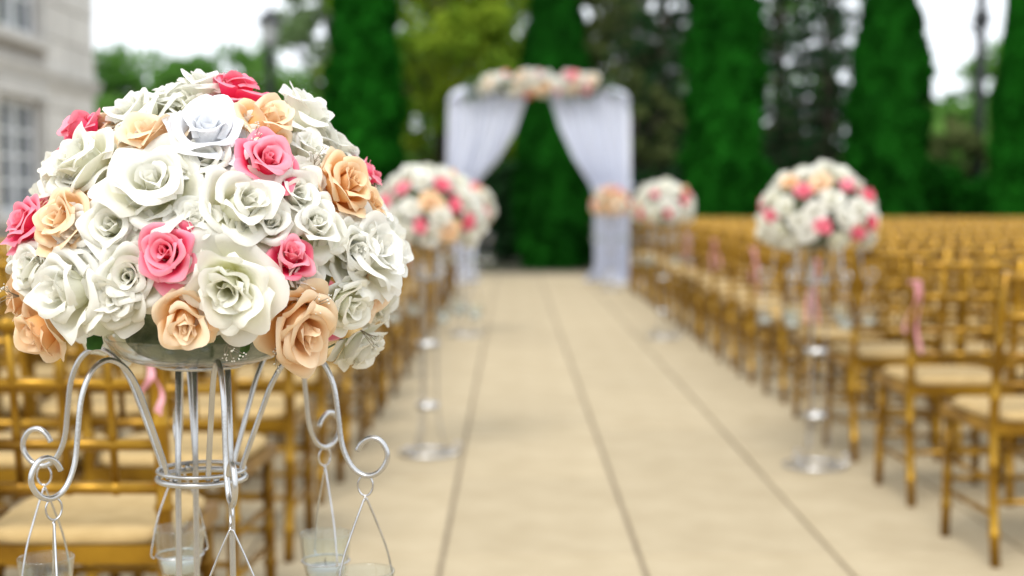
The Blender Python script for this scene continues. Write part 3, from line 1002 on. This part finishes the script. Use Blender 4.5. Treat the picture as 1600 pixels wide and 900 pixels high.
for i, (a, b, c, d) in enumerate(WIN):
    wn = obj('window', MB().box(-.12, -.06, a, b, c, c + .09).box(-.12, -.06, a, b, d - .09, d).box(-.12, -.06, a, a + .09, c + .09, d - .09).box(-.12, -.06, b - .09, b, c + .09, d - .09)
             .box(-.13, -.05, (a + b) / 2 - .07, (a + b) / 2 + .07, c + .09, d - .09).mesh('window', False), M['frame'], bd)
    mt = MB()
    for s in (0, 1):
        ya = a + .09 if s == 0 else (a + b) / 2 + .07
        yb = (a + b) / 2 - .07 if s == 0 else b - .09
        ymid = (ya + yb) / 2
        mt.box(-.105, -.07, ymid - .02, ymid + .02, c + .09, d - .09)
        for q in range(1, 4):
            zz = c + .09 + (d - c - .18) * q / 4
            mt.box(-.102, -.073, ya, yb, zz - .02, zz + .02)
    obj('glazing_bars', mt.mesh('glazing_bars', False), M['frame'], wn)
    obj('pane', MB().box(-.096, -.088, a + .08, b - .08, c + .08, d - .08).mesh('pane', False), M['pane'], wn)
    obj('surround', MB().box(.0, .075, a - .14, a, c, d).box(.0, .075, b, b + .14, c, d).box(.0, .09, a - .14, b + .14, d, d + .2).box(-.05, .13, a - .16, b + .16, c - .12, c).mesh('surround', False), M['trim'], bd)

# ================================================================ trees
def leaf_quads(P, size, aspect, rs, up=0.0, nrm=None):
    """a rhombus at each point; up: how far the long axis leans to vertical"""
    n = len(P)
    a = rs.normal(size=(n, 3))
    a[:, 2] += up * 2.5
    a /= np.linalg.norm(a, axis=1, keepdims=True)
    b = rs.normal(size=(n, 3))
    if nrm is not None:
        b = np.cross(nrm + .45 * rs.normal(size=(n, 3)), a)
    b -= a * (a * b).sum(1, keepdims=True)
    b /= np.linalg.norm(b, axis=1, keepdims=True) + 1e-9
    s = size * rs.uniform(.6, 1.35, (n, 1))
    V = np.stack([P - a * s * .5, P + b * s * aspect * .5, P + a * s * .5, P - b * s * aspect * .5], 1)
    return V

def arborvitae(x, y, h, rad, label, seed, n=15000, lean=0.0):
    rs = np.random.RandomState(seed)
    t = thing('arborvitae', label, 'arborvitae', (x, y, -.06), rs.uniform(0, 6.3), 'columnar evergreens behind the arch')
    obj('trunk', MB().tube([(0, 0, 0), (.02, 0, h * .4), (0, .02, h * .93)], [.13, .09, .015], 8).mesh('trunk'), M['bark'], t)
    u = rs.uniform(0, 1, n) ** .85
    zz = u * h
    prof = np.where(u < .08, .72 + 3.5 * u, 1.0) * np.where(u > .3, np.clip(1 - ((u - .3) / .7) ** 1.9, 0, 1) ** .85, 1)
    th = rs.uniform(0, 2 * PI, n)
    lump = 1 + .09 * np.sin(7 * zz + 4 * th + 2 * seed) * np.sin(3 * th) + .10 * np.sin(5 * th + 3.1 * zz + seed) + .08 * np.sin(9 * th - 4.3 * zz) + .07 * np.sin(2.3 * zz + 2 * th)
    inner = rs.uniform(0, 1, n)
    rr = rad * prof * lump * (1 - .42 * inner ** 2.2)
    P = np.stack([rr * np.cos(th), rr * np.sin(th), zz], 1)
    N = np.stack([np.cos(th), np.sin(th), .3 * np.ones(n)], 1)
    V = leaf_quads(P, .24, .5, rs, .9, N)
    obj('crown', quads_mesh('crown', V), M['arb'], t)

def broadleaf(x, y, h, rw, label, m, seed, n=16000, base=.25, name='tree', cat='tree', group='trees beyond the terrace', size=.2, clumps=90, sparse=1.0):
    rs = np.random.RandomState(seed)
    t = thing(name, label, cat, (x, y, -.06), 0, group)
    tr = MB()
    top = h * .8
    tr.tube([(0, 0, 0), (.1 * rs.uniform(-1, 1), 0, h * .25), (.2 * rs.uniform(-1, 1), .1, h * .5), (0, 0, top)], [h * .028, h * .022, h * .015, .03], 8)
    zc = h * (base + (1 - base) * .5); zr = h * (1 - base) * .5
    cs = []
    while len(cs) < clumps:
        q = rs.uniform(-1, 1, 3)
        r = np.linalg.norm(q)
        if r > 1 or r < .35: continue
        if q[2] < -.3 and r > .9: continue
        cs.append(q)
    cs = np.array(cs)
    cen = np.stack([cs[:, 0] * rw, cs[:, 1] * rw, zc + cs[:, 2] * zr], 1)
    cr = rs.uniform(.10, .22, clumps) * (rw + zr) * .5 * sparse
    for k in range(0, clumps, 6):
        c = cen[k]
        zb = min(top * .9, max(h * .15, c[2] * .62))
        tr.tube([(0, 0, zb), (c[0] * .45, c[1] * .45, (zb + c[2]) * .5 + .1), tuple(c)], [h * .009, h * .006, .012], 5)
    obj('trunk', tr.mesh('trunk'), M['bark'], t)
    idx = rs.randint(0, clumps, n)
    d = rs.normal(size=(n, 3))
    d /= np.linalg.norm(d, axis=1, keepdims=True)
    rr = rs.uniform(0, 1, (n, 1)) ** .45
    P = cen[idx] + d * rr * cr[idx][:, None] * np.array([1, 1, .7])
    P[:, 2] = np.maximum(P[:, 2], .05)
    V = leaf_quads(P, size, .62, rs, 0.0)
    obj('crown', quads_mesh('crown', V), m, t)

def spruce(x, y, h, rw, label, seed, n=9000):
    rs = np.random.RandomState(seed)
    t = thing('spruce_tree', label, 'tree', (x, y, -.06), 0, 'dark conifers beyond the terrace')
    tr = MB().tube([(0, 0, 0), (0, 0, h)], [.2, .02], 8)
    pts = []
    k = 0
    z = h * .06
    while z < h * .98:
        L = rw * (1 - z / h) ** .8 + .15
        nb = 7
        for b in range(nb):
            a = 2 * PI * (b + .5 * (k % 2)) / nb + rs.uniform(-.3, .3)
            l = L * rs.uniform(.7, 1.1)
            tip = np.array([math.cos(a) * l, math.sin(a) * l, z - .18 * l])
            st = np.array([0, 0, z])
            tr.tube([tuple(st), tuple((st + tip) / 2 + np.array([0, 0, .05])), tuple(tip)], [.025, .018, .006], 4)
            m_ = int(26 * l) + 8
            s = rs.uniform(.12, 1, m_)[:, None]
            pp = st + (tip - st) * s + rs.normal(size=(m_, 3)) * np.array([.13, .13, .08]) * (1.25 - s)
            pts.append(pp)
        z += .32 + .1 * rs.rand()
        k += 1
    P = np.concatenate(pts)
    P = P[P[:, 2] > .05]
    P = np.concatenate([P + rs.normal(size=P.shape) * .05 for _ in range(max(1, n // len(P)))])
    obj('trunk', tr.mesh('trunk'), M['bark'], t)
    obj('crown', quads_mesh('crown', leaf_quads(P, .22, .35, rs, -.1)), M['spruce'], t)

def hedge(x0, x1, y, h, dep, label, m, seed, n=9000):
    rs = np.random.RandomState(seed)
    t = thing('hedge', label, 'hedge', ((x0 + x1) / 2, y, -.06))
    L = (x1 - x0) / 2
    P = np.stack([rs.uniform(-L, L, n), rs.uniform(-dep, dep, n), rs.uniform(0.03, 1, n) ** .8 * h], 1)
    top = h * (1 + .10 * np.sin(2.1 * P[:, 0] + seed) + .07 * np.sin(5.3 * P[:, 0]))
    P[:, 2] *= top / h
    P[:, 1] += .12 * np.sin(4 * P[:, 0] + 3 * P[:, 2])
    obj('foliage', quads_mesh('foliage', leaf_quads(P, .2, .6, rs, .1)), m, t)
    s = MB()
    q = -L + .3
    while q < L:
        s.tube([(q, 0, 0), (q + rs.uniform(-.1, .1), rs.uniform(-.1, .1), h * .8)], [.035, .012], 5)
        q += .6
    obj('stems', s.mesh('stems'), M['bark'], t)

def PX(px, d): return (px - 800) / 2222 * d
# column evergreens
arborvitae(PX(572, 25), 25, 7.6, .61, 'tall dark green columnar evergreen left of the arch', 1)
arborvitae(PX(866, 24.5), 24.5, 5.8, .64, 'columnar evergreen rising behind the middle of the arch', 2, 18000)
arborvitae(PX(1130, 24), 24, 7.8, .61, 'columnar evergreen right of the arch, behind the mid-sized rose dome', 3)
arborvitae(PX(1386, 25), 25, 6.1, .69, 'tapering columnar evergreen above the right chair rows', 4)
arborvitae(PX(1590, 23.5), 23.5, 5.4, .42, 'slim columnar evergreen near the right edge', 5, 9000)
arborvitae(PX(1672, 23), 23, 5.6, .62, 'columnar evergreen cut by the right edge', 6)
# low dark hedges
hedge(-9.5, -2.6, 27, 2.2, .7, 'dark clipped hedge behind the left chairs', M['arb'], 7)
hedge(-2.2, 3.6, 26.6, 1.75, .6, 'dark hedge behind the arch', M['spruce'], 8, 12000)
hedge(3.7, 11.5, 26.4, 1.75, .8, 'low dark green hedge behind the right chair rows', M['arb'], 9, 12000)
# trees behind
broadleaf(PX(215, 44), 44, 5.8, 3.2, 'rounded green tree beside the stone building', M['green'], 11, base=.05, clumps=110, sparse=1.1)
broadleaf(PX(330, 40), 40, 5.4, 3.0, 'rounded green tree behind the lamp post', M['green'], 12, base=.05, clumps=110, sparse=1.1)
broadleaf(PX(440, 46), 46, 6.0, 3.0, 'green tree between lamp post and left evergreen', M['green'], 13, base=.05, clumps=110, sparse=1.1)
broadleaf(PX(520, 34), 34, 8.5, 1.3, 'thin leafed tree top left of the left evergreen', M['pale'], 14, 5000, base=.30, clumps=50, sparse=.9)
broadleaf(PX(690, 32), 32, 8.5, 2.4, 'yellow green tree between left evergreen and arch', M['lime'], 15, 15000, base=.04, clumps=100)
broadleaf(PX(770, 40), 40, 10.5, 3.4, 'mid green tree behind the left half of the arch', M['green'], 16, 15000, base=.12, clumps=100)
broadleaf(PX(965, 36), 36, 7.2, 2.4, 'olive tree behind the right half of the arch', M['olive'], 17, 12000, base=.12, clumps=80)
broadleaf(PX(990, 29), 29, 3.9, 1.0, 'small olive tree at the right top of the arch', M['olive'], 18, 2600, base=.35, clumps=40, size=.15)
spruce(PX(1035, 31), 31, 8.5, 2.0, 'dark conifer left of the tall right evergreen', 19)
spruce(PX(1215, 33), 33, 9.5, 2.2, 'dark conifer right of the tall right evergreen', 20)
spruce(PX(1290, 30), 30, 8.0, 1.8, 'dark conifer left of the tapering evergreen', 21)
broadleaf(PX(1480, 42), 42, 4.3, 2.2, 'low green tree under the open sky on the right', M['green'], 22, 9000, base=.05, clumps=70)
broadleaf(PX(1500, 30), 30, 2.9, 1.2, 'pale olive bush between the right evergreens', M['olive'], 23, 6000, base=.03, clumps=50, name='bush', cat='bush')
broadleaf(PX(1575, 48), 48, 6.5, 2.6, 'leafy tree behind the pole at the right edge', M['green'], 24, 9000, base=.1, clumps=70)
broadleaf(PX(1180, 52), 52, 9.5, 3.6, 'far green tree seen between the dark conifers', M['green'], 25, 9000, base=.1, clumps=80)
broadleaf(PX(690, 56), 56, 13, 3.4, 'tall far green tree behind the left evergreen', M['green'], 26, 14000, base=.1, clumps=90)
rs_ = np.random.RandomState(77)
n = 26000
P = np.stack([rs_.uniform(-60, 60, n), rs_.uniform(62, 70, n), rs_.uniform(0, 1, n) ** .8], 1)
P[:, 2] *= 4.6 + 1.2 * np.sin(.35 * P[:, 0]) + .8 * np.sin(1.1 * P[:, 0] + 1)
tag(obj('far_wood', quads_mesh('far_wood', leaf_quads(P, .9, .7, rs_)), M['green']), 'far belt of green wood along the horizon', 'wood', None, 'stuff')

# ================================================================ lamp post and pole
lp = thing('lamp_post', 'black lamp post with lantern head at the top left', 'lamp post', (PX(425, 26), 26, -.30))
obj('pole', MB().lathe([(.16, 0), (.16, .12), (.11, .2), (.105, .9), (.08, 1.0), (.07, 3.9), (.10, 4.0), (.05, 4.1), (.05, 4.18)], 14).mesh('pole'), M['pole'], lp)
obj('lantern_base', MB().lathe([(.05, 4.18), (.13, 4.2), (.14, 4.23), (.05, 4.235)], 8).mesh('lantern_base', False), M['pole'], lp)
obj('lantern_cap', MB().lathe([(0, 4.62), (.24, 4.62), (.25, 4.66), (.1, 4.82), (.03, 4.86), (.03, 4.96), (0, 4.99)], 8).mesh('lantern_cap', False), M['pole'], lp)
obj('lantern_glass', MB().lathe([(.12, 4.235), (.2, 4.62)], 8).mesh('lantern_glass', False), M['lampglass'], lp)
up = thing('utility_pole', 'tall thin dark pole against the sky near the right edge', 'pole', (PX(1526, 30), 30, -.06))
obj('shaft', MB().tube([(0, 0, 0), (0, 0, 4), (0, 0, 9)], [.12, .11, .10], 10).mesh('shaft'), M['pole'], up)
obj('bracket', MB().tube([(-.02, 0, 4.55), (-.25, -.05, 4.75), (-.5, -.05, 4.78)], .03, 6).box(-.14, .14, -.14, .14, 4.8, 5.1).mesh('bracket'), M['pole'], up)
